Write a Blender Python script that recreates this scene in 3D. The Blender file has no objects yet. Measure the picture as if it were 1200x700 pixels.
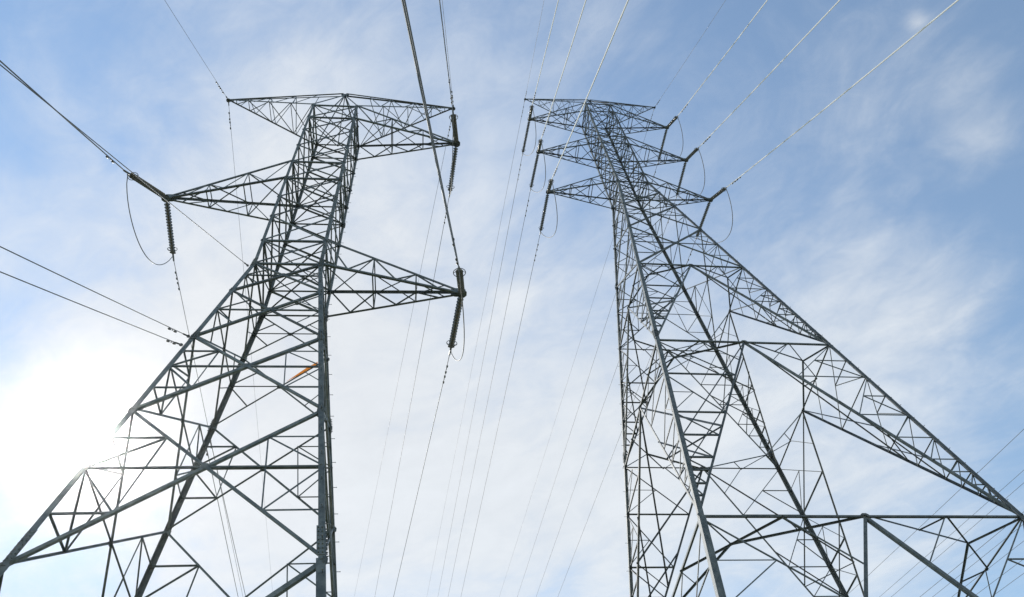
import bpy, math, random
from mathutils import Vector, Matrix
random.seed(7)
HAZE = 0.00034
R = math.radians
V = Vector
sc = bpy.context.scene
col = sc.collection

# ------------------------------------------------------------------ camera
cam_d = bpy.data.cameras.new('camera')
cam_d.sensor_width = 36.0
cam_d.lens = 916.33 * 36.0 / 1200.0
cam_d.clip_start = 0.1
cam_d.clip_end = 5000
cam = bpy.data.objects.new('camera', cam_d)
col.objects.link(cam)
FW = V((0.0, 0.57508, 0.818097)); RT = V((0.991272, 0.107849, -0.075812)); UP = V((0.131829, -0.810957, 0.570061))
cam.matrix_world = Matrix(((RT.x, UP.x, -FW.x, 0), (RT.y, UP.y, -FW.y, 0), (RT.z, UP.z, -FW.z, 0), (0, 0, 0, 1)))
sc.camera = cam

# ------------------------------------------------------------------ light
SUN_AZ, SUN_EL = R(-39.7), R(40.9)          # azimuth from +Y, clockwise
SUN = V((math.sin(SUN_AZ) * math.cos(SUN_EL), math.cos(SUN_AZ) * math.cos(SUN_EL), math.sin(SUN_EL)))
sun_d = bpy.data.lights.new('sun', 'SUN')
sun_d.energy = 2.4
sun_d.angle = R(0.53)
sun_d.color = (1.0, 0.95, 0.87)
sun = bpy.data.objects.new('sun', sun_d)
col.objects.link(sun)
sun.rotation_euler = (-SUN).to_track_quat('-Z', 'Y').to_euler()
sun.location = SUN * 200

sc.view_settings.view_transform = 'Standard'
sc.view_settings.look = 'None'
sc.view_settings.gamma = 1.0
sc.view_settings.use_curve_mapping = False
sc.view_settings.exposure = 0.13

world = bpy.data.worlds.new('World')
sc.world = world
world.use_nodes = True
nt = world.node_tree
nt.nodes.clear()
N, Lk = nt.nodes, nt.links


def nd(tree, kind, **kw):
    n = tree.nodes.new(kind)
    for k, v in kw.items():
        if k.startswith('i_'):
            n.inputs[k[2:].replace('_', ' ')].default_value = v
        else:
            setattr(n, k, v)
    return n


def mth(op, a, b=None, clamp=False):
    n = N.new('ShaderNodeMath')
    n.operation = op
    n.use_clamp = clamp
    for i, x in enumerate((a, b)):
        if x is None:
            continue
        if hasattr(x, 'links'):
            Lk.new(x, n.inputs[i])
        else:
            n.inputs[i].default_value = x
    return n.outputs[0]


def ramp(x, lo, hi, smooth=True):
    n = N.new('ShaderNodeMapRange')
    n.interpolation_type = 'SMOOTHSTEP' if smooth else 'LINEAR'
    n.inputs['From Min'].default_value = lo
    n.inputs['From Max'].default_value = hi
    Lk.new(x, n.inputs['Value'])
    return n.outputs['Result']


sky = N.new('ShaderNodeTexSky')
sky.sky_type = 'NISHITA'
sky.sun_disc = False
sky.sun_elevation = SUN_EL
sky.sun_rotation = SUN_AZ
sky.air_density = 1.65
sky.dust_density = 0.03
sky.ozone_density = 1.3
tc = N.new('ShaderNodeTexCoord')
nrm = N.new('ShaderNodeVectorMath'); nrm.operation = 'NORMALIZE'
Lk.new(tc.outputs['Generated'], nrm.inputs[0])
dirv = nrm.outputs[0]


def dotdir(v):
    n = N.new('ShaderNodeVectorMath'); n.operation = 'DOT_PRODUCT'
    Lk.new(dirv, n.inputs[0]); n.inputs[1].default_value = v
    return n.outputs['Value']


# clouds lie on a high layer: project the direction on a plane overhead
sep = N.new('ShaderNodeSeparateXYZ'); Lk.new(dirv, sep.inputs[0])
zz = mth('MAXIMUM', sep.outputs['Z'], 0.06)
px = mth('DIVIDE', sep.outputs['X'], zz)
py = mth('DIVIDE', sep.outputs['Y'], zz)
cmb = N.new('ShaderNodeCombineXYZ'); Lk.new(px, cmb.inputs[0]); Lk.new(py, cmb.inputs[1])


def noise(scale, detail, rough, dist, off=(0, 0, 0), stretch=(1, 1, 1), rot=0.0):
    mp = N.new('ShaderNodeMapping')
    mp.vector_type = 'TEXTURE'
    mp.inputs['Location'].default_value = off
    mp.inputs['Scale'].default_value = stretch
    mp.inputs['Rotation'].default_value = (0, 0, rot)
    Lk.new(cmb.outputs[0], mp.inputs['Vector'])
    n = N.new('ShaderNodeTexNoise')
    n.inputs['Scale'].default_value = scale
    n.inputs['Detail'].default_value = detail
    n.inputs['Roughness'].default_value = rough
    n.inputs['Distortion'].default_value = dist
    Lk.new(mp.outputs[0], n.inputs['Vector'])
    return n.outputs['Fac']


big = noise(1.9, 4, 0.55, 0.6, (2.3, 0.7, 0), (1.25, 0.9, 1), -0.45)
fine = noise(3.9, 9, 0.58, 0.8, (5.1, 3.7, 0), (1.3, 0.9, 1), -0.5)
wisp = noise(13.0, 8, 0.68, 0.6, (1.1, 8.7, 0), (1.15, 0.85, 1), -0.3)
cosun = dotdir(SUN)
# where the thin high cloud has gathered (+) and where the sky is clearer (-): direction, angular size, weight
MASSES = [((-0.2675, 0.3019, 0.9151), 0.26, 0.34), ((0.34, 0.32, 0.88), 0.16, 0.08), ((0.065, 0.2684, 0.9611), 0.14, -0.08), ((-0.1528, 0.5057, 0.8491), 0.24, 0.02), ((-0.4965, 0.4021, 0.7693), 0.22, 0.04),
          ((-0.50, 0.62, 0.60), 0.22, 0.20),
          ((-0.3671, 0.5935, 0.7162), 0.40, 0.60), ((-0.1134, 0.7299, 0.6741), 0.34, 0.70), ((0.2263, 0.7445, 0.6281), 0.24, 0.60),
          ((0.43, 0.60, 0.675), 0.10, 0.34), ((0.4948, 0.5435, 0.6786), 0.08, 0.30), ((0.5063, 0.3594, 0.7839), 0.08, 0.36), ((0.4747, 0.2908, 0.8307), 0.012, 0.42), ((0.5375, 0.3975, 0.7437), 0.05, 0.3),
          ((0.3066, 0.6, 0.75), 0.18, 0.22), ((0.38, 0.74, 0.55), 0.13, 0.30),
          ((-0.4712, 0.1812, 0.8632), 0.18, -0.24), ((0.5213, 0.4587, 0.7196), 0.10, -0.14), ((0.46, 0.64, 0.61), 0.08, -0.16)]
bias = None
for dv_, r_, w_ in MASSES:
    dn_ = V(dv_).normalized()
    t_ = mth('MULTIPLY', mth('EXPONENT', mth('MULTIPLY', mth('SUBTRACT', dotdir(dn_), 1.0), 2.0 / (r_ * r_))), w_)
    bias = t_ if bias is None else mth('ADD', bias, t_)
cov = mth('ADD', mth('ADD', mth('MULTIPLY', big, 0.75), mth('MULTIPLY', fine, 1.2)), mth('ADD', bias, mth('MULTIPLY', wisp, 0.45)))
cov = mth('ADD', 0.01, mth('MULTIPLY', ramp(cov, 1.22, 2.40), 0.86))
# cloud brightness: forward scattering of the sun through thin cloud
ang = mth('ARCCOSINE', mth('MINIMUM', cosun, 0.99999))
halo1 = mth('EXPONENT', mth('MULTIPLY', ang, -19.0))
halo2 = mth('EXPONENT', mth('MULTIPLY', ang, -2.6))
shade = mth('ADD', 0.76, mth('ADD', mth('MULTIPLY', fine, 0.22), mth('MULTIPLY', wisp, 0.16)))
cb = mth('MULTIPLY', shade, mth('ADD', mth('ADD', mth('MULTIPLY', halo1, 0.06), mth('MULTIPLY', halo2, 0.02)), 0.96))
ccol = N.new('ShaderNodeMix'); ccol.data_type = 'RGBA'
Lk.new(halo2, ccol.inputs['Factor'])
ccol.inputs['A'].default_value = (0.93, 0.97, 1.0, 1)
ccol.inputs['B'].default_value = (1.0, 0.985, 0.96, 1)
cs = N.new('ShaderNodeVectorMath'); cs.operation = 'SCALE'
Lk.new(ccol.outputs['Result'], cs.inputs[0]); Lk.new(cb, cs.inputs['Scale'])
bg1 = N.new('ShaderNodeBackground'); bg1.inputs['Strength'].default_value = 0.15
Lk.new(sky.outputs[0], bg1.inputs['Color'])
bg2 = N.new('ShaderNodeBackground'); bg2.inputs['Strength'].default_value = 0.88
Lk.new(cs.outputs[0], bg2.inputs['Color'])
mx = N.new('ShaderNodeMixShader')
Lk.new(cov, mx.inputs[0]); Lk.new(bg1.outputs[0], mx.inputs[1]); Lk.new(bg2.outputs[0], mx.inputs[2])
wo = N.new('ShaderNodeOutputWorld')
Lk.new(mx.outputs[0], wo.inputs['Surface'])


# ------------------------------------------------------------------ materials
def mat(name, base, rough=0.5, metal=0.0, var=0.0, scale=6.0, base2=None, bump=0.0, spec=0.5):
    m = bpy.data.materials.new(name)
    m.use_nodes = True
    t = m.node_tree
    b = t.nodes['Principled BSDF']
    b.inputs['Roughness'].default_value = rough
    b.inputs['Metallic'].default_value = metal
    b.inputs['Specular IOR Level'].default_value = spec
    b.inputs['Base Color'].default_value = (*base, 1)
    if base2 is not None:
        tcn = t.nodes.new('ShaderNodeTexCoord')
        n = t.nodes.new('ShaderNodeTexNoise')
        n.inputs['Scale'].default_value = scale
        n.inputs['Detail'].default_value = 6
        n.inputs['Roughness'].default_value = 0.65
        t.links.new(tcn.outputs['Object'], n.inputs['Vector'])
        cr = t.nodes.new('ShaderNodeValToRGB')
        cr.color_ramp.elements[0].position = 0.35
        cr.color_ramp.elements[0].color = (*base, 1)
        cr.color_ramp.elements[1].position = 0.68
        cr.color_ramp.elements[1].color = (*base2, 1)
        t.links.new(n.outputs['Fac'], cr.inputs[0])
        t.links.new(cr.outputs[0], b.inputs['Base Color'])
        if 'galvanized' in name:
            # every bar has weathered on its own, with duller runs along it
            oi = t.nodes.new('ShaderNodeObjectInfo')
            n2 = t.nodes.new('ShaderNodeTexNoise')
            n2.inputs['Scale'].default_value = 1.3
            n2.inputs['Detail'].default_value = 3
            t.links.new(tcn.outputs['Object'], n2.inputs['Vector'])
            ad = t.nodes.new('ShaderNodeMath'); ad.operation = 'ADD'
            t.links.new(oi.outputs['Random'], ad.inputs[0]); t.links.new(n2.outputs['Fac'], ad.inputs[1])
            mr2 = t.nodes.new('ShaderNodeMapRange')
            mr2.inputs['From Max'].default_value = 2.0
            mr2.inputs['To Min'].default_value = 0.35; mr2.inputs['To Max'].default_value = 1.65
            t.links.new(ad.outputs[0], mr2.inputs['Value'])
            vm = t.nodes.new('ShaderNodeVectorMath'); vm.operation = 'SCALE'
            t.links.new(cr.outputs[0], vm.inputs[0]); t.links.new(mr2.outputs[0], vm.inputs['Scale'])
            t.links.new(vm.outputs[0], b.inputs['Base Color'])
        if var:
            mr = t.nodes.new('ShaderNodeMapRange')
            mr.inputs['To Min'].default_value = rough - var
            mr.inputs['To Max'].default_value = rough + var
            t.links.new(n.outputs['Fac'], mr.inputs['Value'])
            t.links.new(mr.outputs[0], b.inputs['Roughness'])
        if bump:
            bp = t.nodes.new('ShaderNodeBump')
            bp.inputs['Strength'].default_value = bump
            bp.inputs['Distance'].default_value = 0.01
            t.links.new(n.outputs['Fac'], bp.inputs['Height'])
            t.links.new(bp.outputs[0], b.inputs['Normal'])
    return m


STEEL = mat('galvanized_steel', (0.068, 0.095, 0.113), 0.60, 0.12, 0.10, 5.0, (0.165, 0.205, 0.23))
STEEL_R = mat('galvanized_steel_bright', (0.045, 0.065, 0.08), 0.62, 0.10, 0.10, 4.0, (0.13, 0.16, 0.18))
BOLT = mat('bolt_steel', (0.22, 0.24, 0.25), 0.45, 0.6)
ORANGE = mat('orange_sun_glare', (0.85, 0.30, 0.05), 0.6, 0.0, 0.05, 9.0, (0.90, 0.40, 0.10))
# added sheet for the orange sun glare: lets the sun through from behind
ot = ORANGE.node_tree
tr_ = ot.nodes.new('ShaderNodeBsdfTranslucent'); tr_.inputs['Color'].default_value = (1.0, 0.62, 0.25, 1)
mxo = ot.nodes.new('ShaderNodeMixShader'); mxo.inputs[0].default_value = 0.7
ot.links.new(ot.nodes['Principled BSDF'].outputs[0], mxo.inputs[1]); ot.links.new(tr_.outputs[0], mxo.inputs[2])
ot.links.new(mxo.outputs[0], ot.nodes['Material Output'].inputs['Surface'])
GLAZE = mat('brown_grey_glaze', (0.10, 0.11, 0.11), 0.22, 0.0, 0.05, 12.0, (0.18, 0.19, 0.18))
HARD = mat('cast_hardware', (0.14, 0.15, 0.155), 0.5, 0.6)
ALU = mat('sunlit_aluminium_strand', (0.82, 0.83, 0.84), 0.65, 0.05, 0.04, 1.0, (0.78, 0.78, 0.78))  # whitish base colour carries the sun glint of the right near-span wires
CABLE = mat('weathered_strand', (0.10, 0.11, 0.12), 0.55, 0.3, 0.06, 3.0, (0.19, 0.20, 0.21))
GROUND = mat('dry_grass_ground', (0.10, 0.115, 0.045), 0.95, 0.0, 0, 0.35, (0.21, 0.18, 0.10), 0.6, 0.2)
CONC = mat('footing_concrete', (0.30, 0.29, 0.27), 0.9, 0.0, 0.05, 4.0, (0.40, 0.39, 0.36), 0.4)


# ------------------------------------------------------------------ mesh builder
class MB:
    k = 0.68

    def __init__(s):
        s.v = []; s.f = []; s.sm = []

    def add(s, vs, fs, smooth=False):
        o = len(s.v)
        s.v += [tuple(x) for x in vs]
        for f in fs:
            s.f.append(tuple(i + o for i in f)); s.sm.append(smooth)

    def prism(s, a, b, e1, e2, sec):
        n = len(sec)
        vs = [a + e1 * p + e2 * q for p, q in sec] + [b + e1 * p + e2 * q for p, q in sec]
        fs = [(i, (i + 1) % n, n + (i + 1) % n, n + i) for i in range(n)]
        fs += [tuple(range(n - 1, -1, -1)), tuple(range(n, 2 * n))]
        s.add(vs, fs)

    def angle(s, a, b, size, n, t=None, off=0.0, flip=1, trim=0.0):
        """rolled steel angle from a to b: one flange in the plane with outward normal n, one standing inwards"""
        a = V(a); b = V(b); n = V(n)
        size *= s.k
        d = (b - a)
        if d.length < 1e-4:
            return
        d.normalize()
        a = a + d * trim; b = b - d * trim
        e1 = n.cross(d)
        if e1.length < 1e-3:
            e1 = V((1, 0, 0)).cross(d)
        e1.normalize()
        e1 *= flip
        e2 = d.cross(e1).normalized()
        if e2.dot(n) > 0:
            e2 = -e2
        t = t or max(0.008, size * 0.11)
        o = -n.normalized() * (off + random.uniform(0, 0.002)) - e1 * (size * 0.5)
        s.prism(a + o, b + o, e1, e2, [(0, 0), (size, 0), (size, t), (t, t), (t, size), (0, size)])

    def plate(s, c, e1, e2, w, h, t):
        """bevel-cornered gusset plate"""
        c = V(c); e1 = V(e1).normalized(); e2 = V(e2).normalized(); n = e1.cross(e2).normalized()
        k = 0.28
        sec = [(-w / 2, -h / 2 + h * k), (-w / 2 + w * k, -h / 2), (w / 2 - w * k, -h / 2), (w / 2, -h / 2 + h * k),
               (w / 2, h / 2 - h * k), (w / 2 - w * k, h / 2), (-w / 2 + w * k, h / 2), (-w / 2, h / 2 - h * k)]
        s.prism(c - n * t / 2, c + n * t / 2, e1, e2, sec)

    def tube(s, pts, r, n=6, closed=False):
        pts = [V(p) for p in pts]
        rings = []
        m = len(pts)
        ref = None
        for i, p in enumerate(pts):
            if closed:
                d = pts[(i + 1) % m] - pts[i - 1]
            else:
                d = pts[min(i + 1, m - 1)] - pts[max(i - 1, 0)]
            d.normalize()
            if ref is None:
                ref = d.orthogonal().normalized()
            e1 = (ref - d * ref.dot(d)).normalized()
            ref = e1
            e2 = d.cross(e1)
            rr = r[i] if isinstance(r, (list, tuple)) else r
            rings.append([p + (e1 * math.cos(2 * math.pi * k / n) + e2 * math.sin(2 * math.pi * k / n)) * rr for k in range(n)])
        vs = [v for rg in rings for v in rg]
        fs = []
        for i in range(m if closed else m - 1):
            j = (i + 1) % m
            for k in range(n):
                k2 = (k + 1) % n
                fs.append((i * n + k, i * n + k2, j * n + k2, j * n + k))
        if not closed:
            fs.append(tuple(range(n - 1, -1, -1))); fs.append(tuple(range((m - 1) * n, m * n)))
        s.add(vs, fs, True)

    def lathe(s, a, d, prof, n=14):
        """surface of revolution round the axis a + d*h; prof = [(h, r)...]"""
        a = V(a); d = V(d).normalized()
        s.tube([a + d * h for h, r in prof], [max(r, 0.001) for h, r in prof], n)

    def build(s, name, m, parent=None, loc=None):
        me = bpy.data.meshes.new(name)
        me.from_pydata(s.v, [], s.f)
        me.polygons.foreach_set('use_smooth', s.sm)
        me.materials.append(m)
        me.update()
        o = bpy.data.objects.new(name, me)
        col.objects.link(o)
        if parent is not None:
            o.parent = parent
        if loc is not None:
            o.location = loc
        return o


def empty(name, label, cat, loc=(0, 0, 0), rz=0.0, group=None):
    o = bpy.data.objects.new(name, None)
    o.empty_display_size = 0.3
    col.objects.link(o)
    o.location = loc
    o.rotation_euler = (0, 0, rz)
    o['label'] = label
    o['category'] = cat
    if group:
        o['group'] = group
    return o


# ------------------------------------------------------------------ ground
def gz(x, y):
    """terrace the pylons stand on; the hill climbs ahead and falls away behind"""
    z = -1.65
    if y > 46:
        t = y - 46
        z += 0.22 * t * t / (t + 30)
    if y < -4:
        t = -4 - y
        z -= 0.60 * t * t / (t + 8)
    return z + 0.05 * math.sin(x * 0.31 + y * 0.17) + 0.04 * math.sin(y * 0.43 - x * 0.11)


g = MB()
xs = [-380, -300, -200, -140] + [-100 + 5 * i for i in range(41)] + [140, 200, 300, 380]
ys = [-380, -300, -220, -160] + [-110 + 5 * i for i in range(53)] + [200, 300, 380]
for y in ys:
    for x in xs:
        g.v.append((x, y, gz(x, max(-160, min(y, 600)))))
nx = len(xs)
for j in range(len(ys) - 1):
    for i in range(nx - 1):
        g.f.append((j * nx + i, j * nx + i + 1, (j + 1) * nx + i + 1, (j + 1) * nx + i)); g.sm.append(True)
go = g.build('ground', GROUND)
go['kind'] = 'structure'


# ------------------------------------------------------------------ thin haze, added to imitate the glare around the sun
hm = bpy.data.materials.new('glare_haze'); hm.use_nodes = True
ht = hm.node_tree; ht.nodes.clear()
ho_ = ht.nodes.new('ShaderNodeOutputMaterial')
pv = ht.nodes.new('ShaderNodeVolumePrincipled')
pv.inputs['Color'].default_value = (0.97, 0.98, 1.0, 1)
pv.inputs['Density'].default_value = HAZE
pv.inputs['Anisotropy'].default_value = 0.985
ht.links.new(pv.outputs[0], ho_.inputs['Volume'])
hb = MB()
zl, zh = -170.0, 76.0
zs_ = [(-400, -400), (400, -400), (400, 400), (-400, 400)]
hb.add([(x, y, zl) for x, y in zs_] + [(x, y, zh) for x, y in zs_], [(3, 2, 1, 0), (4, 5, 6, 7), (0, 1, 5, 4), (1, 2, 6, 5), (2, 3, 7, 6), (3, 0, 4, 7)])
hz = hb.build('glare_haze', hm)
hz['kind'] = 'stuff'

# ------------------------------------------------------------------ lattice pylon
FACES = [((-1, -1), (1, -1), V((0, -1, 0))),      # near face
         ((1, -1), (1, 1), V((1, 0, 0))),         # right face
         ((1, 1), (-1, 1), V((0, 1, 0))),         # far face
         ((-1, 1), (-1, -1), V((-1, 0, 0)))]      # left face


class Tower:
    def __init__(s, name, label, loc, rz, zbase, w1, w3, sl, zU, zW, steel, legsz):
        s.root = empty(name, label, 'pylon', (loc[0], loc[1], zbase), rz)
        s.zb = zbase; s.w1 = w1; s.w3 = w3; s.sl = sl; s.zU = zU; s.zW = zW; s.m = steel; s.legsz = legsz

    def w(s, z):
        if z >= s.zW:
            return s.w3 + (s.w1 - s.w3) * (z - s.zW) / (s.zU - s.zW)
        return s.w3 + s.sl * (s.zW - z)

    def P(s, u, v, z):                 # u, v as fractions of the half width at z
        w = s.w(z)
        return V((u * w, v * w, z - s.zb))

    def F(s, face, t, z):              # t in -1..1 across a face
        a, b, n = FACES[face]
        u = a[0] + (b[0] - a[0]) * (t + 1) / 2; v = a[1] + (b[1] - a[1]) * (t + 1) / 2
        return s.P(u, v, z)

    def part(s, mb, name, parent=None, m=None):
        return mb.build(name, m or s.m, parent or s.root)

    def legs(s, zs, bolts=(), splices=()):
        out = []
        for (u, v) in ((-1, -1), (1, -1), (1, 1), (-1, 1)):
            mb = MB()
            e1 = V((-u, 0, 0)); e2 = V((0, -v, 0))
            for z0, z1, sz in zs:
                a = s.P(u, v, z0); b = s.P(u, v, z1); t = sz * 0.11
                mb.prism(a, b, e1, e2, [(0, 0), (sz, 0), (sz, t), (t, t), (t, sz), (0, sz)])
            lg = s.part(mb, 'leg')
            for zc, L, sz in splices:
                for ea, eb in ((e1, e2), (e2, e1)):
                    sp = MB(); bo = MB()
                    a = s.P(u, v, zc - L / 2); b = s.P(u, v, zc + L / 2)
                    o = -eb * 0.012
                    sp.prism(a + o + ea * 0.01, b + o + ea * 0.01, ea, eb, [(0, 0), (sz - 0.02, 0), (sz - 0.02, 0.012), (0, 0.012)])
                    k = 7
                    for i in range(k):
                        for q in (0.28, 0.72):
                            c = a.lerp(b, (i + 0.5) / k) + ea * sz * q - eb * 0.012
                            sp.lathe(c, -eb, [(0, 0.016), (0.022, 0.016), (0.0221, 0.009), (0.035, 0.009)], 6)
                    s.part(sp, 'splice_plate', lg)
            if (u, v) in bolts:
                z = s.zb + 3.0
                i = 0
                while z < s.zU - 0.3:
                    c = s.P(u, v, z)
                    d = (-e1 if i % 2 else -e2)
                    pg = MB()
                    c2 = c + (e2 if i % 2 else e1) * 0.05
                    pg.tube([c2 - d * 0.01, c2 + d * 0.09], 0.009, 5)
                    pg.tube([c2 + d * 0.09, c2 + d * 0.10], 0.016, 5)
                    s.part(pg, 'step_bolt', lg, BOLT)
                    z += (0.42 if s.zU < 50 else 0.7); i += 1
            out.append(lg)
        return out

    def xpanel(s, f, z0, z1, dsz, rsz=0.0, hx=False, sub=False, leg=0.15, gusset=0.0, skip=False):
        """z0 upper, z1 lower; two crossing diagonals, optional strut through the crossing and redundant members"""
        n = FACES[f][2]
        o = leg * 0.12
        A, B = s.F(f, -1, z0), s.F(f, 1, z0); C, D = s.F(f, -1, z1), s.F(f, 1, z1)
        wa, wc = s.w(z0), s.w(z1)
        t = wa / (wa + wc)
        X = A.lerp(D, t)
        zx = X.z + s.zb
        pm = MB(); gl = []
        Ml, Mr = s.F(f, -1, zx), s.F(f, 1, zx)
        if hx:
            pm.angle(Ml, X, rsz * 1.15, n, off=o + 0.02); pm.angle(X, Mr, rsz * 1.15, n, off=o + 0.02)
            for M, T, Bq in ((Ml, A, C), (Mr, B, D)):
                for Nn in (T, Bq):
                    q1 = M.lerp(Nn, 0.5)
                    q2 = X.lerp(Nn, 0.5)
                    if sub:
                        pm.angle(q1, q2, rsz, n, off=o + 0.03)
                        pm.angle(M, q2, rsz, n, off=o + 0.034)
                        pm.angle(M.lerp(X, 0.5), q2, rsz * 0.8, n, off=o + 0.038)
                    else:
                        pm.angle(M, q2, rsz * 0.9, n, off=o + 0.03)
        if gusset:
            pm.plate(X - n * (o + 0.006), n.cross(V((0, 0, 1))), V((0, 0, 1)), gusset, gusset, 0.01)
            for c in (A, B):
                cc = c + (X - c).normalized() * gusset * 0.45
                gp = MB() if (hx or sub) else pm
                if gp is not pm:
                    gl.append(gp)
                gp.plate(cc - n * (o + 0.004), n.cross(V((0, 0, 1))), V((0, 0, 1)), gusset * 1.25, gusset * 1.4, 0.01)
        pm.angle(A, D, dsz * (0.72 if f == 0 else 0.85), n, off=o) if not sub and not hx else None
        pm.angle(B, C, dsz, n, off=o + 0.014) if not sub and not hx else None
        po = s.part(pm, 'bracing_panel') if pm.v else None
        for gp in gl:
            s.part(gp, 'gusset_plate', po)
        if sub or hx:
            for (p, q, oo, fl) in ((A, D, o, 1), (B, C, o + 0.014, -1)):
                if skip and p is A:
                    continue
                m = MB(); m.angle(p, q, dsz * (0.78 if p is A or f else 1.05), n, off=oo, flip=fl)
                s.part(m, 'diagonal_brace', po)

    def ring(s, z, sz, plan=True, psz=0.05):
        for f in range(4):
            m = MB(); m.angle(s.F(f, -1, z), s.F(f, 1, z), sz, FACES[f][2], off=0.03)
            s.part(m, 'horizontal_strut')
        if plan:
            m = MB(); n = V((0, 0, 1))
            m.angle(s.P(-1, -1, z), s.P(1, 1, z), psz, n, off=0.01)
            m.angle(s.P(1, -1, z), s.P(-1, 1, z), psz, n, off=0.03)
            s.part(m, 'plan_bracing')

    def kpanel(s, z0, z1, hsz, ksz, rsz, zs, hips=None, leg=0.2):
        """horizontal at z0, K legs from its middle down to the legs at z1, struts at heights zs"""
        o = leg * 0.12
        K = {}
        for f in range(4):
            n = FACES[f][2]
            A, B, M = s.F(f, -1, z0), s.F(f, 1, z0), s.F(f, 0, z0)
            m = MB(); m.angle(A, B, hsz, n, off=o + 0.01)
            m.plate(M - n * (o + 0.005), n.cross(V((0, 0, 1))), V((0, 0, 1)), 0.30, 0.22, 0.012)
            ho = s.part(m, 'horizontal_strut')
            for sg in (-1, 1):
                Lg = s.F(f, sg, z1)
                m = MB(); m.angle(M, Lg, ksz, n, off=o + 0.002 + 0.01 * (sg > 0), flip=sg)
                ko = s.part(m, 'diagonal_brace')
                r = MB()
                def kp(z):
                    return M.lerp(Lg, (z0 - z) / (z0 - z1))
                prev = z0
                for i, z in enumerate(zs):
                    a = s.F(f, sg, z); b = kp(z)
                    r.angle(a, b, rsz * 1.3, n, off=o + 0.03)
                    pa = s.F(f, sg, prev)
                    big_ = (prev - z) > 0.16 * (z0 - z1)
                    r.angle(pa, b, rsz * 0.85, n, off=o + 0.045)
                    if big_:
                        md = pa.lerp(b, 0.5)
                        zm = md.z + s.zb
                        r.angle(md, s.F(f, sg, zm), rsz * 0.8, n, off=o + 0.05)
                        r.angle(md, a, rsz * 0.8, n, off=o + 0.055)
                    K[(f, sg, i)] = b
                    prev = z
                # between the horizontal and the first K node
                b = kp(zs[0]); h = M.lerp(s.F(f, sg, z0), 0.5)
                r.angle(h, kp(z0 - (z0 - zs[0]) * 0.55), rsz * 0.8, n, off=o + 0.05)
                s.part(r, 'redundant_bracing', ko)
        # plan bracing between the mid points of neighbouring faces
        r = MB(); n = V((0, 0, 1))
        for (u, v) in ((-1, -1), (1, -1), (1, 1), (-1, 1)):
            c = s.P(u, v, z0); a = s.P(0, v, z0); b = s.P(u, 0, z0); j = s.P(u * .75, v * .75, z0)
            r.angle(a, j, hsz * .9, n, off=0.0); r.angle(j, b, hsz * .9, n, off=0.0)
            r.angle(c, j, hsz * .75, n, off=0.01)
            r.angle(s.P(u * .5, v, z0), s.P(u, v * .5, z0), rsz * (1.3 if hips is None else 1), n, off=0.02)
            r.angle(s.P(u * .5, v, z0), a.lerp(j, 0.5), rsz * .8, n, off=0.03)
            r.angle(s.P(u, v * .5, z0), b.lerp(j, 0.5), rsz * .8, n, off=0.03)
        s.part(r, 'plan_bracing')
        # hip bracing that ties the K legs of two faces round each tower leg
        if hips:
            r = MB()
            zh, zl, zq = hips
            for f in range(4):
                g_ = (f + 1) % 4
                M1, L1 = s.F(f, 0, z0), s.F(f, 1, z1)
                M2, L2 = s.F(g_, 0, z0), s.F(g_, -1, z1)
                p = lambda Mx, Lx, z: Mx.lerp(Lx, (z0 - z) / (z0 - z1))
                nn = (FACES[f][2] + FACES[g_][2]).normalized()
                r.angle(M1, p(M2, L2, zh), ksz * .7, nn); r.angle(M2, p(M1, L1, zh), ksz * .7, nn)
                r.angle(p(M1, L1, zh), p(M2, L2, zh), rsz, nn)
                r.angle(p(M1, L1, zl), p(M2, L2, zq), rsz * 1.2, nn); r.angle(p(M2, L2, zl), p(M1, L1, zq), rsz * 1.2, nn)
            s.part(r, 'hip_bracing')

    def arm(s, side, a, ztip, zu, zl, csz, bsz, name='cross_arm'):
        m = MB(); root = None
        tip = V((side * a, 0, ztip - s.zb))
        ends = {}
        ao = None
        br = MB()
        ts = [0, 0.36, 0.68]; tl = [0.18, 0.53, 0.85]
        for v in (-1, 1):
            Uo, Lo = s.P(side, v, zu), s.P(side, v, zl)
            tu = tip + V((-side * 0.12, v * 0.07, 0.05)); tw = tip + V((-side * 0.12, v * 0.07, -0.05))
            ends[v] = (Uo, Lo, tu, tw)
        tipm = MB()
        tipm.plate(tip + V((-side * .12, 0.085, 0)), V((1, 0, 0)), V((0, 0, 1)), 0.5, 0.26, 0.016)
        tipm.plate(tip + V((-side * .12, -0.085, 0)), V((1, 0, 0)), V((0, 0, 1)), 0.5, 0.26, 0.016)
        tipm.plate(tip + V((0, 0, -0.07)), V((1, 0, 0)), V((0, 1, 0)), 0.34, 0.34, 0.02)
        ao = s.part(tipm, name)
        for v in (-1, 1):
            Uo, Lo, tu, tw = ends[v]
            n = V((0, v, 0))
            mu = MB(); mu.angle(Uo, tu, csz, n, flip=side * v); s.part(mu, 'chord', ao)
            ml = MB(); ml.angle(Lo, tw, csz * .92, n, flip=-side * v); s.part(ml, 'chord', ao)
            seq = []
            for i in range(3):
                seq.append(Uo.lerp(tu, ts[i])); seq.append(Lo.lerp(tw, tl[i]))
            for i in range(len(seq) - 1):
                br.angle(seq[i], seq[i + 1], bsz, n, off=0.012)
            for t in ts[1:]:
                br.angle(Uo.lerp(tu, t), Lo.lerp(tw, t), bsz, n, off=0.02)
        # bottom and top faces
        U0, L0, u0, w0 = ends[-1]; U1, L1, u1, w1 = ends[1]
        up = V((0, 0, 1))
        for t in ts[1:]:
            br.angle(L0.lerp(w0, t), L1.lerp(w1, t), bsz * 1.1, -up)
            br.angle(U0.lerp(u0, t), U1.lerp(u1, t), bsz, up)
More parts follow.
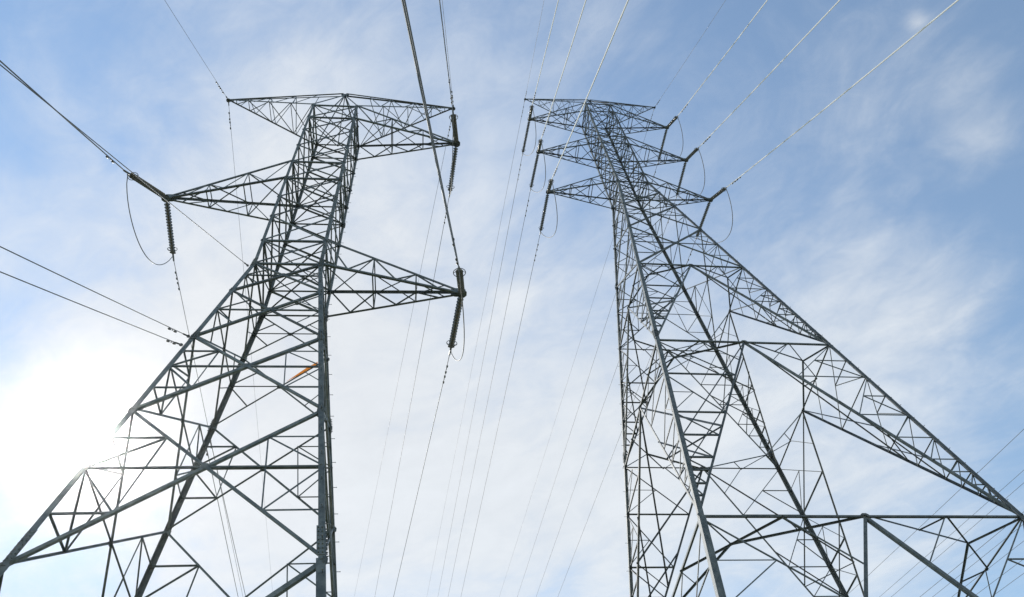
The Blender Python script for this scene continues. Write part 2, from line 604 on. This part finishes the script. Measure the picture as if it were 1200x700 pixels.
        for ta, tb in ((0, .36), (.36, .68), (.68, .9)):
            br.angle(L0.lerp(w0, ta), L1.lerp(w1, tb), bsz, -up, off=0.015)
            br.angle(U1.lerp(u1, ta), U0.lerp(u0, tb), bsz, up, off=0.015)
        s.part(br, 'arm_bracing', ao)
        return ao

    def peak_arm(s, side, a, ztip, zp, zu, csz, bsz):
        tip = V((side * a, 0, ztip - s.zb)); ap = V((0, 0, zp - s.zb))
        tm = MB(); tm.plate(tip + V((-side * .1, 0.03, -0.02)), V((1, 0, 0)), V((0, 0, 1)), 0.36, 0.26, 0.02)
        tm.plate(tip + V((-side * .02, 0, -0.06)), V((1, 0, 0)), V((0, 1, 0)), 0.22, 0.2, 0.02)
        ao = s.part(tm, 'ground_wire_arm')
        base = {-1: s.P(side, -1, zu), 1: s.P(side, 1, zu)}
        br = MB(); seqs = []
        for v in (-1, 1):
            n = V((0, v, 0.5)).normalized()
            m = MB(); m.angle(base[v], tip + V((-side * .05, v * .03, -0.03)), csz, V((0, v, -.3)).normalized(), flip=side * v); s.part(m, 'chord', ao)
            m = MB(); m.angle(ap + V((side * 0.08, v * 0.09, 0)), tip + V((-side * .05, v * .03, 0.04)), csz, n); s.part(m, 'chord', ao)
            B, T = base[v], ap + V((side * 0.08, v * 0.09, 0))
            tq = [(0, 0), (0.0, .22), (.22, .22), (.22, .42), (.45, .42), (.45, .64), (.68, .64), (.68, .82), (.86, .82)]
            pts = []
            for i, (x, y) in enumerate(tq):
                pts.append((B.lerp(tip, x) if i % 2 == 0 else T.lerp(tip, y)))
            for i in range(1, len(pts) - 1):
                br.angle(pts[i], pts[i + 1], bsz, n, off=0.01)
        b0, b1 = base[-1], base[1]
        dn = V((0, 0, -1))
        for i, (ta, tb) in enumerate(((0, .25), (.25, .5), (.5, .75), (.75, .9))):
            br.angle(b0.lerp(tip, ta), b1.lerp(tip, tb), bsz, dn)
            if i < 3:
                br.angle(b1.lerp(tip, ta), b0.lerp(tip, tb), bsz, dn, off=0.015)
            br.angle(b0.lerp(tip, tb), b1.lerp(tip, tb), bsz, dn, off=0.03)
        s.part(br, 'arm_bracing', ao)

    def peak(s, zp, zu, sz):
        m = MB(); ap = V((0, 0, zp - s.zb))
        for (u, v) in ((-1, -1), (1, -1), (1, 1), (-1, 1)):
            n = V((u, v, .4)).normalized()
            m.angle(s.P(u, v, zu), ap, sz, n)
        for f in range(4):
            m.angle(s.F(f, 0, zu), ap, sz * .7, FACES[f][2])
            m.angle(s.F(f, 0, zu), s.F((f + 1) % 4, 0, zu), sz * .6, V((0, 0, 1)))
        m.plate(ap, V((1, 0, 0)), V((0, 0, 1)), 0.4, 0.25, 0.02)
        s.part(m, 'peak')

    def footings(s):
        for (u, v) in ((-1, -1), (1, -1), (1, 1), (-1, 1)):
            c = s.P(u, v, s.zb + 0.1)
            m = MB()
            m.lathe(V((c.x, c.y, -1.2)), V((0, 0, 1)), [(0, 0.5), (1.35, 0.45), (1.42, 0.40), (1.421, 0.0)], 18)
            s.part(m, 'footing', None, CONC)


# --- left pylon (single circuit, staggered arms)
LZ, RZ_ = 0.1766, 0.2022
TL = Tower('transmission_tower', 'grey lattice pylon on the left with three staggered cross arms, sun glaring behind its leg',
           (-7.295, 14.034), LZ, -1.6, 1.059, 1.098, 0.1338, 36.29, 22.14, STEEL, 0.2)
TL.legs([(-1.7, 9.3, 0.17), (9.3, 22.14, 0.13), (22.14, 36.29, 0.105)], bolts=((1, -1), (1, 1)),
        splices=((9.75, 0.75, 0.17), (17.4, 0.45, 0.145), (22.14, 0.5, 0.13), (28.4, 0.35, 0.105)))
z = [36.29, 34.78, 33.3, 31.6, 29.97, 28.454, 26.85, 25.34, 23.616, 22.14]
for i in range(len(z) - 1):
    for f in range(4):
        TL.xpanel(f, z[i], z[i + 1], 0.085 if f in (0, 2) else 0.075, leg=0.15, gusset=0.16)
for zz_ in (36.29, 34.78, 29.97, 28.454, 23.616, 22.14):
    TL.ring(zz_, 0.10, True, 0.06)
for z0, z1, d, r, hx, sub in ((22.14, 20.18, .10, .05, True, False), (20.18, 17.41, .10, .052, True, False), (17.41, 14.01, .115, .055, True, True),
                              (14.01, 9.3, .105, .058, True, True), (9.3, 2.9, .13, .065, True, True), (2.9, -1.2, .13, .06, True, False)):
    for f in range(4):
        TL.xpanel(f, z0, z1, d, r, hx, sub, leg=0.17, gusset=0.16, skip=(f == 0 and z1 == 2.9))
TL.arm(1, 5.751, 34.683, 36.29, 34.78, 0.115, 0.058)
TL.arm(-1, 5.764, 28.483, 29.97, 28.454, 0.125, 0.058)
TL.arm(1, 5.703, 22.138, 23.616, 22.14, 0.125, 0.06)
for sd in (-1, 1):
    TL.peak_arm(sd, 5.677, 39.126, 40.47, 36.29, 0.085, 0.048)
TL.peak(40.47, 36.29, 0.08)
TL.footings()
# orange sun glare, built as an added thin sheet along a far-face brace
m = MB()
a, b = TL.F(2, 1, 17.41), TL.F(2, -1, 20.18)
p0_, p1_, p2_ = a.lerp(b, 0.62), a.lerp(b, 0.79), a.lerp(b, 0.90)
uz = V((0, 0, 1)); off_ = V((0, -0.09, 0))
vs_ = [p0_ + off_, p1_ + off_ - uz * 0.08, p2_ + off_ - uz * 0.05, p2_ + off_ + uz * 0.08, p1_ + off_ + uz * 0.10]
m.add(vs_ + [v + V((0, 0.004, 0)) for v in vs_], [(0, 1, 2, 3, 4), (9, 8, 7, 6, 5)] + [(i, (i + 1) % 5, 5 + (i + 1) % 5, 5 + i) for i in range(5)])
TL.part(m, 'sun_glare_strip', None, ORANGE)['label'] = 'orange streak of sun glare, added as a thin sheet along a brace'
MB.k = 0.68
# --- right pylon (double circuit)
MB.k = 0.60
TR = Tower('transmission_tower', 'tall grey lattice pylon on the right with six paired cross arms and wide spread legs',
           (9.452, 27.396), RZ_, -1.6, 1.138, 1.147, 0.1345, 65.04, 49.85, STEEL_R, 0.24)
TR.legs([(-1.7, 16.1, 0.22), (16.1, 35.7, 0.18), (35.7, 49.85, 0.17), (49.85, 65.04, 0.14)], bolts=((-1, 1), (1, -1)),
        splices=((12.0, 0.8, 0.22), (27.9, 0.6, 0.18), (41.2, 0.5, 0.17), (49.85, 0.5, 0.16)))
z = [65.04, 63.35, 61.6, 59.8, 58.04, 56.64, 54.9, 53.1, 51.32, 49.85]
for i in range(len(z) - 1):
    for f in range(4):
        TR.xpanel(f, z[i], z[i + 1], 0.11, leg=0.18, gusset=0.2)
for zz_ in (65.04, 63.35, 58.04, 56.64, 51.32, 49.85):
    TR.ring(zz_, 0.12, True, 0.07)
for z0, z1, d, r, hx, sub in ((49.85, 47.8, .115, .06, False, False), (47.8, 45.2, .12, .06, True, False), (45.2, 41.2, .13, .062, True, False), (41.2, 35.7, .14, .066, True, True)):
    for f in range(4):
        TR.xpanel(f, z0, z1, d, r, hx, sub, leg=0.18, gusset=0.2)
TR.kpanel(35.7, 27.35, .12, .14, .07, [33.03, 31.59, 30.22, 29.44, 28.7, 28.1], hips=(31.3, 32.3, 29.6))
TR.kpanel(27.35, 16.1, .125, .15, .075, [24.6, 21.85, 20.4, 19.1, 18.4, 17.7, 17.1], hips=(20.9, 22.7, 19.0))
TR.kpanel(16.1, 1.2, .12, .20, .08, [12.4, 8.7, 6.9, 5.2, 3.9, 2.6], leg=0.25)
for sd in (-1, 1):
    TR.arm(sd, 6.06, 63.345, 65.04, 63.35, 0.135, 0.07)
    TR.arm(sd, 6.0, 56.65, 58.04, 56.64, 0.135, 0.07)
    TR.arm(sd, 6.01, 49.806, 51.32, 49.85, 0.135, 0.07)
    TR.peak_arm(sd, 6.035, 68.086, 68.82, 65.04, 0.10, 0.06)
TR.peak(68.82, 65.04, 0.10)
TR.footings()

# ------------------------------------------------------------------ insulator strings and conductors
# arm tip, far end of the string, bearing and climb of the wire that leaves it
STR = {
 'L2n': ((-12.97, 13.021, 28.483), (-12.987, 10.93, 26.403), 174.88, -41.9),
 'L2f': ((-12.97, 13.021, 28.483), (-13.81, 15.826, 28.842), -16.48, 16.2),
 'L1n': ((-1.634, 15.044, 34.683), (-1.484, 12.81, 32.763), 176.30, -41.9),
 'L1f': ((-1.634, 15.044, 34.683), (-2.388, 17.846, 35.217), -16.67, 16.2),
 'L3n': ((-1.681, 15.036, 22.138), (-1.485, 12.845, 20.172), 176.93, -41.9),
 'L3f': ((-1.681, 15.036, 22.138), (-2.489, 17.829, 22.635), -16.50, 16.2),
 'R1n-': ((3.512, 26.179, 63.345), (3.705, 24.096, 61.056), 172.75, -48),
 'R2n-': ((3.577, 26.192, 56.65), (3.704, 24.175, 54.3), 172.54, -48),
 'R3n-': ((3.565, 26.19, 49.806), (3.703, 24.118, 47.503), 172.52, -48),
 'R1n+': ((15.393, 28.614, 63.345), (15.666, 26.665, 60.949), 172.56, -48),
 'R2n+': ((15.327, 28.601, 56.65), (15.603, 26.561, 54.332), 172.28, -48),
 'R3n+': ((15.339, 28.603, 49.806), (15.683, 26.519, 47.536), 172.81, -48),
 'R1f-': ((3.512, 26.179, 63.345), (2.647, 29.587, 64.117), -14.00, 11.4),
 'R2f-': ((3.577, 26.192, 56.65), (2.705, 29.624, 57.298), -13.73, 11.4),
 'R3f-': ((3.565, 26.19, 49.806), (2.757, 29.666, 50.274), -13.44, 11.4),
 'R1f+': ((15.393, 28.614, 63.345), (14.821, 32.082, 64.126), -13.04, 11.4),
 'R2f+': ((15.327, 28.601, 56.65), (14.774, 32.1, 57.291), -12.70, 11.4),
 'R3f+': ((15.339, 28.603, 49.806), (14.60, 32.06, 50.45), -12.4, 11.4),
}
ARM_L = {'1': 'upper right arm', '2': 'single left arm', '3': 'lowest right arm'}
LEV = {'1': 'top', '2': 'middle', '3': 'lowest'}


def where(k):
    if k[0] == 'L':
        return 'the left pylon\'s %s' % ARM_L[k[1]]
    return 'the right pylon\'s %s %s arm' % (LEV[k[1]], 'left' if k[3] == '-' else 'right')


def disc_mesh(rd, pitch):
    m = MB()
    m.lathe(V((0, 0, 0)), V((0, 0, 1)), [(0, 0.028), (pitch * .34, 0.045), (pitch * .50, 0.05), (pitch * .58, rd * .55), (pitch * .68, rd * .95),
                                         (pitch * .70, rd), (pitch * .76, rd * .97), (pitch * .74, rd * .8), (pitch * .86, rd * .66),
                                         (pitch * .78, rd * .45), (pitch * .88, 0.03), (pitch, 0.026)], 16)
    return m


proto = {}


def string(key, nd_, rd):
    A, B = V(STR[key][0]), V(STR[key][1])
    d = (B - A).normalized(); Lg = (B - A).length
    near = 'n' in key
    lab = ('ribbed insulator string slanting towards the viewer from ' if near else 'ribbed insulator string reaching away behind ') + where(key)
    root = empty('insulator_string', lab, 'insulator', A, 0, 'insulator strings on the %s pylon' % ('left' if key[0] == 'L' else 'right'))
    q = d.to_track_quat('Z', 'Y')
    root.rotation_euler = q.to_euler()
    h0, h1 = 0.22, Lg - 0.24
    pitch = (h1 - h0) / nd_
    if key[0] == 'L':
        kk = round(pitch, 3)
        for i in range(nd_):
            if 'disc' not in proto or abs(proto['disc'][1] - pitch) > 0.004:
                o = disc_mesh(rd, pitch).build('insulator_disc', GLAZE)
                proto['disc'] = (o.data, pitch)
                o.parent = root
            else:
                o = bpy.data.objects.new('insulator_disc', proto['disc'][0]); col.objects.link(o); o.parent = root
            o.location = (0, 0, h0 + i * pitch)
    else:
        m = MB()
        for i in range(nd_):
            s = disc_mesh(rd, pitch)
            m.add([V(v) + V((0, 0, h0 + i * pitch)) for v in s.v], s.f, True)
        m.build('disc_stack', GLAZE, root)
    m = MB()       # shackle and clevis at the arm
    m.tube([(0, 0, 0.0), (0, 0, h0)], 0.022, 8)
    m.tube([(0.05 * math.cos(t), 0, 0.06 + 0.08 * math.sin(t)) for t in [i * math.pi / 5 for i in range(10)]], 0.014, 6, True)
    m.build('shackle', HARD, root)
    m = MB()       # dead-end clamp
    m.tube([(0, 0, h1), (0, 0, h1 + 0.08), (0, 0, h1 + 0.1), (0, 0, Lg + 0.28)], [0.02, 0.02, 0.04, 0.034], 8)
    m.plate((0, 0, h1 + 0.07), V((1, 0, 0)), V((0, 0, 1)), 0.24, 0.12, 0.02)
    m.build('dead_end_clamp', HARD, root)
    # arcing ring at the line end
    m = MB()
    rr = 0.19
    m.tube([(rr * math.cos(t), rr * math.sin(t) * .75, h1 - 0.12) for t in [i * 2 * math.pi / 20 for i in range(20)]], 0.013, 6, True)
    m.tube([(rr, 0, h1 - 0.12), (0.03, 0, h1 + 0.08)], 0.010, 5)
    m.tube([(-rr, 0, h1 - 0.12), (-0.03, 0, h1 + 0.08)], 0.010, 5)
    m.build('arcing_ring', HARD, root)
    return A, B, d


def wire_pts(P, az, el, k, smax, n=140):
    az, el = R(az), R(el)
    out = []
    for i in range(n + 1):
        t = smax * (i / n) ** 1.3
        out.append(V((P.x + math.sin(az) * t, P.y + math.cos(az) * t, P.z + math.tan(el) * t + k * t * t)))
    return out


def damper(mb, p, d, s=1.0):
    """stockbridge damper hanging just under the wire at p"""
    dn = V((0, 0, -1)); q = p + dn * 0.07 * s
    mb.tube([p, q], 0.016 * s, 5)
    mb.tube([q - d * 0.2 * s, q + d * 0.2 * s], 0.007 * s, 5)
    for sg in (-1, 1):
        c = q + d * 0.2 * s * sg
        mb.tube([c - d * 0.06 * s, c - d * 0.05 * s, c + d * 0.05 * s, c + d * 0.06 * s], [0.015 * s, 0.036 * s, 0.036 * s, 0.015 * s], 7)


def run_wire(P, az, el, k, smax, r, twin, matl, label, group, dampers=(), dscale=1.0, spacer=()):
    root = empty('conductor', label, 'power line', P, 0, group)
    pts = [p - P for p in wire_pts(P, az, el, k, smax)]
    side = V((0, 0, 1))
    offs = [side * (-twin / 2), side * (twin / 2)] if twin else [V((0, 0, 0))]
    for o in offs:
        m = MB()
        pp = [p + o * min(1, 0.15 + i * 0.12) for i, p in enumerate(pts)]
        m.tube(pp, r, 6)
        m.build('strand', matl, root)
    dd = (pts[3] - pts[0]).normalized()
    for t in dampers:
        m = MB(); damper(m, dd * t + (offs[0] if len(offs) > 1 else V((0, 0, 0))), dd, dscale)
        m.build('vibration_damper', HARD, root)
    for t in spacer:
        m = MB(); c = dd * t
        m.tube([c + offs[0], c + offs[1]], 0.02, 6)
        for o in offs:
            m.tube([c + o - dd * .05, c + o + dd * .05], 0.034, 7)
        m.build('spacer', HARD, root)
    return root


def jumper(key1, key2, h, r, bow=0.0):
    A, B = V(STR[key1][1]), V(STR[key2][1])
    pts = []
    n = 26
    sd = V((1, 0.1, 0)) * bow
    for i in range(n + 1):
        t = i / n
        e = 4 * t * (1 - t)
        pts.append((A.lerp(B, t) + V((0, 0, -h * e ** 0.8)) + sd * e) - A)
    m = MB(); m.tube(pts, r, 6)
    o = m.build('jumper_cable', CABLE, None, A)
    o['label'] = 'slack jumper cable looping under ' + where(key1)
    o['category'] = 'cable'
    o['group'] = 'jumper loops under the cross arms'
    o.name = 'jumper_cable'


for k in STR:
    left = k[0] == 'L'
    A, B, d = string(k, 17 if left else 20, 0.115 if left else 0.125)
    near = 'n' in k
    E = B + d * 0.2
    az, el = STR[k][2], STR[k][3]
    tail = ('towards the viewer from ' if near else 'running away behind ') + where(k)
    if near:
        run_wire(E, az, el, 0.0015 if left else 0.001, 62 if left else 88, (0.021 if k == 'L2n' else 0.016) if left else 0.034, (0.0 if k == 'L2n' else 0.30) if left else 0, CABLE if left else ALU,
                 ('dark conductor ' if left else 'bright conductor ') + tail,
                 'near span conductors', dampers=(1.1,) if left else (1.3, 2.2), dscale=1.0 if left else 1.3, spacer=(2.6,) if left and k != 'L2n' else ())
    else:
        run_wire(E, az, el, 0.0, 260, 0.013 if left else 0.017, 0, CABLE, 'thin dark conductor ' + tail,
                 'far span conductors', dampers=(1.0, 1.7) if left else (1.3, 2.4), dscale=1.0 if left else 1.3)
jumper('L2n', 'L2f', 2.6, 0.017, 0.45)
jumper('L1n', 'L1f', 2.2, 0.017)
jumper('L3n', 'L3f', 2.0, 0.017, 0.25)
for sg in ('-', '+'):
    for q in '123':
        jumper('R%sn%s' % (q, sg), 'R%sf%s' % (q, sg), 3.2, 0.024, 0.35)


def shield(P, az, el, smax, k, label, r):
    o = run_wire(V(P), az, el, k, smax, r, 0, CABLE, label, 'ground wires at the pylon tips', dampers=(1.0, 1.6), dscale=1.0)
    o.name = 'ground_wire'
    o['category'] = 'ground wire'
    m = MB(); d = (wire_pts(V(P), az, el, k, 1.0)[-1] - V(P)).normalized()
    m.tube([V((0, 0, 0)), d * 0.35], 0.03, 6)
    m.tube([V((0, 0, 0)), V((0, 0, -0.28))], 0.02, 6)
    m.build('clamp', HARD, o)


SH = [((-12.884, 13.037, 39.126), 174.19, -41.9, 70, .0015, 'thin ground wire towards the viewer from the left tip of the left pylon', .009),
      ((-1.706, 15.031, 39.126), 175.92, -41.9, 70, .0015, 'thin ground wire towards the viewer from the right tip of the left pylon', .009),
      ((3.54, 26.184, 68.086), 173.66, -48, 90, .001, 'faint ground wire towards the viewer from the left tip of the right pylon', .012),
      ((15.365, 28.608, 68.086), 172.83, -48, 90, .001, 'faint ground wire towards the viewer from the right tip of the right pylon', .012),
      ((-12.884, 13.037, 39.126), -17.04, 16.2, 260, 0, 'thin ground wire going away behind the left tip of the left pylon', .009),
      ((-1.706, 15.031, 39.126), -18.18, 16.2, 260, 0, 'thin ground wire going away behind the right tip of the left pylon', .009),
      ((3.54, 26.184, 68.086), -14.73, 11.4, 260, 0, 'faint ground wire going away behind the left tip of the right pylon', .012),
      ((15.365, 28.608, 68.086), -13.83, 11.4, 260, 0, 'faint ground wire going away behind the right tip of the right pylon', .012)]
for P, az, el, sm, k, lab, r in SH:
    shield(P, az, el, sm, k, lab, r)

# two telecom cables dead-ended on the left pylon legs, and their continuation behind
for P, az, el, sm, lab, dm in (((-8.26, 12.64, 21.75), 178.15110098, -41.9, 62, 'pale cable passing under the left arm insulator to the left pylon\'s waist', ()),
                               ((-8.78, 12.0, 17.32), 180.6, -40, 60, 'upper of two thin cables fixed to the outer leg of the left pylon', (0.9,)),
                               ((-8.83, 11.93, 16.87), 183.0, -40, 60, 'lower of two thin cables fixed to the outer leg of the left pylon', (0.5, )),
                               ((-9.36, 15.55, 17.2), -15.02, 14, 240, 'right one of two thin cables leaving the left pylon behind its second leg', (0.4,)),
                               ((-9.40, 15.55, 16.9), -15.73, 14, 240, 'left one of two thin cables leaving the left pylon behind its second leg', (0.4,))):
    o = run_wire(V(P), az, el, 0.001 if el < 0 else 0, sm, 0.011, 0, CABLE, lab, 'telecom cables on the left pylon', dampers=dm, dscale=.8)
    o.name = 'telecom_cable'; o['category'] = 'cable'
    m = MB(); d = (wire_pts(V(P), az, el, 0, 1.0)[-1] - V(P)).normalized()
    m.tube([V((0, 0, 0)), d * 0.3], 0.022, 6); m.plate((0, 0, 0), d, V((0, 0, 1)), 0.16, 0.12, 0.02)
    m.build('clamp', HARD, o)

# conductors of a second line that passes to the right, further off
d3 = V((math.sin(R(-13.5)) * math.cos(R(11.4)), math.cos(R(-13.5)) * math.cos(R(11.4)), math.sin(R(11.4))))
PL3 = [(43.82, 54.59, 47.05), (42.11, 55.92, 43.69), (41.58, 56.31, 42.67), (40.42, 57.15, 40.41), (39.95, 57.48, 39.5), (39.28, 57.94, 38.22), (38.6, 58.4, 36.91), (38.05, 58.75, 35.87)]
ORD = ['highest', 'second', 'third', 'fourth', 'fifth', 'sixth', 'seventh', 'lowest']
for i, p in enumerate(PL3):
    P = V(p) - d3 * 90
    m = MB(); pts = []
    for q in range(31):
        t = q / 30 * 330
        pts.append(d3 * t + V((0, 0, 1)) * 0.00012 * (t - 90) * (t - 90))
    m.tube(pts, 0.019 if i not in (0, 3) else 0.023, 5)
    o = m.build('distant_conductor', CABLE, None, P)
    o['label'] = 'thin grey wire crossing the sky at the lower right, %s of the eight' % ORD[i]
    o['category'] = 'power line'
    o['group'] = 'wires of the second line at the lower right'
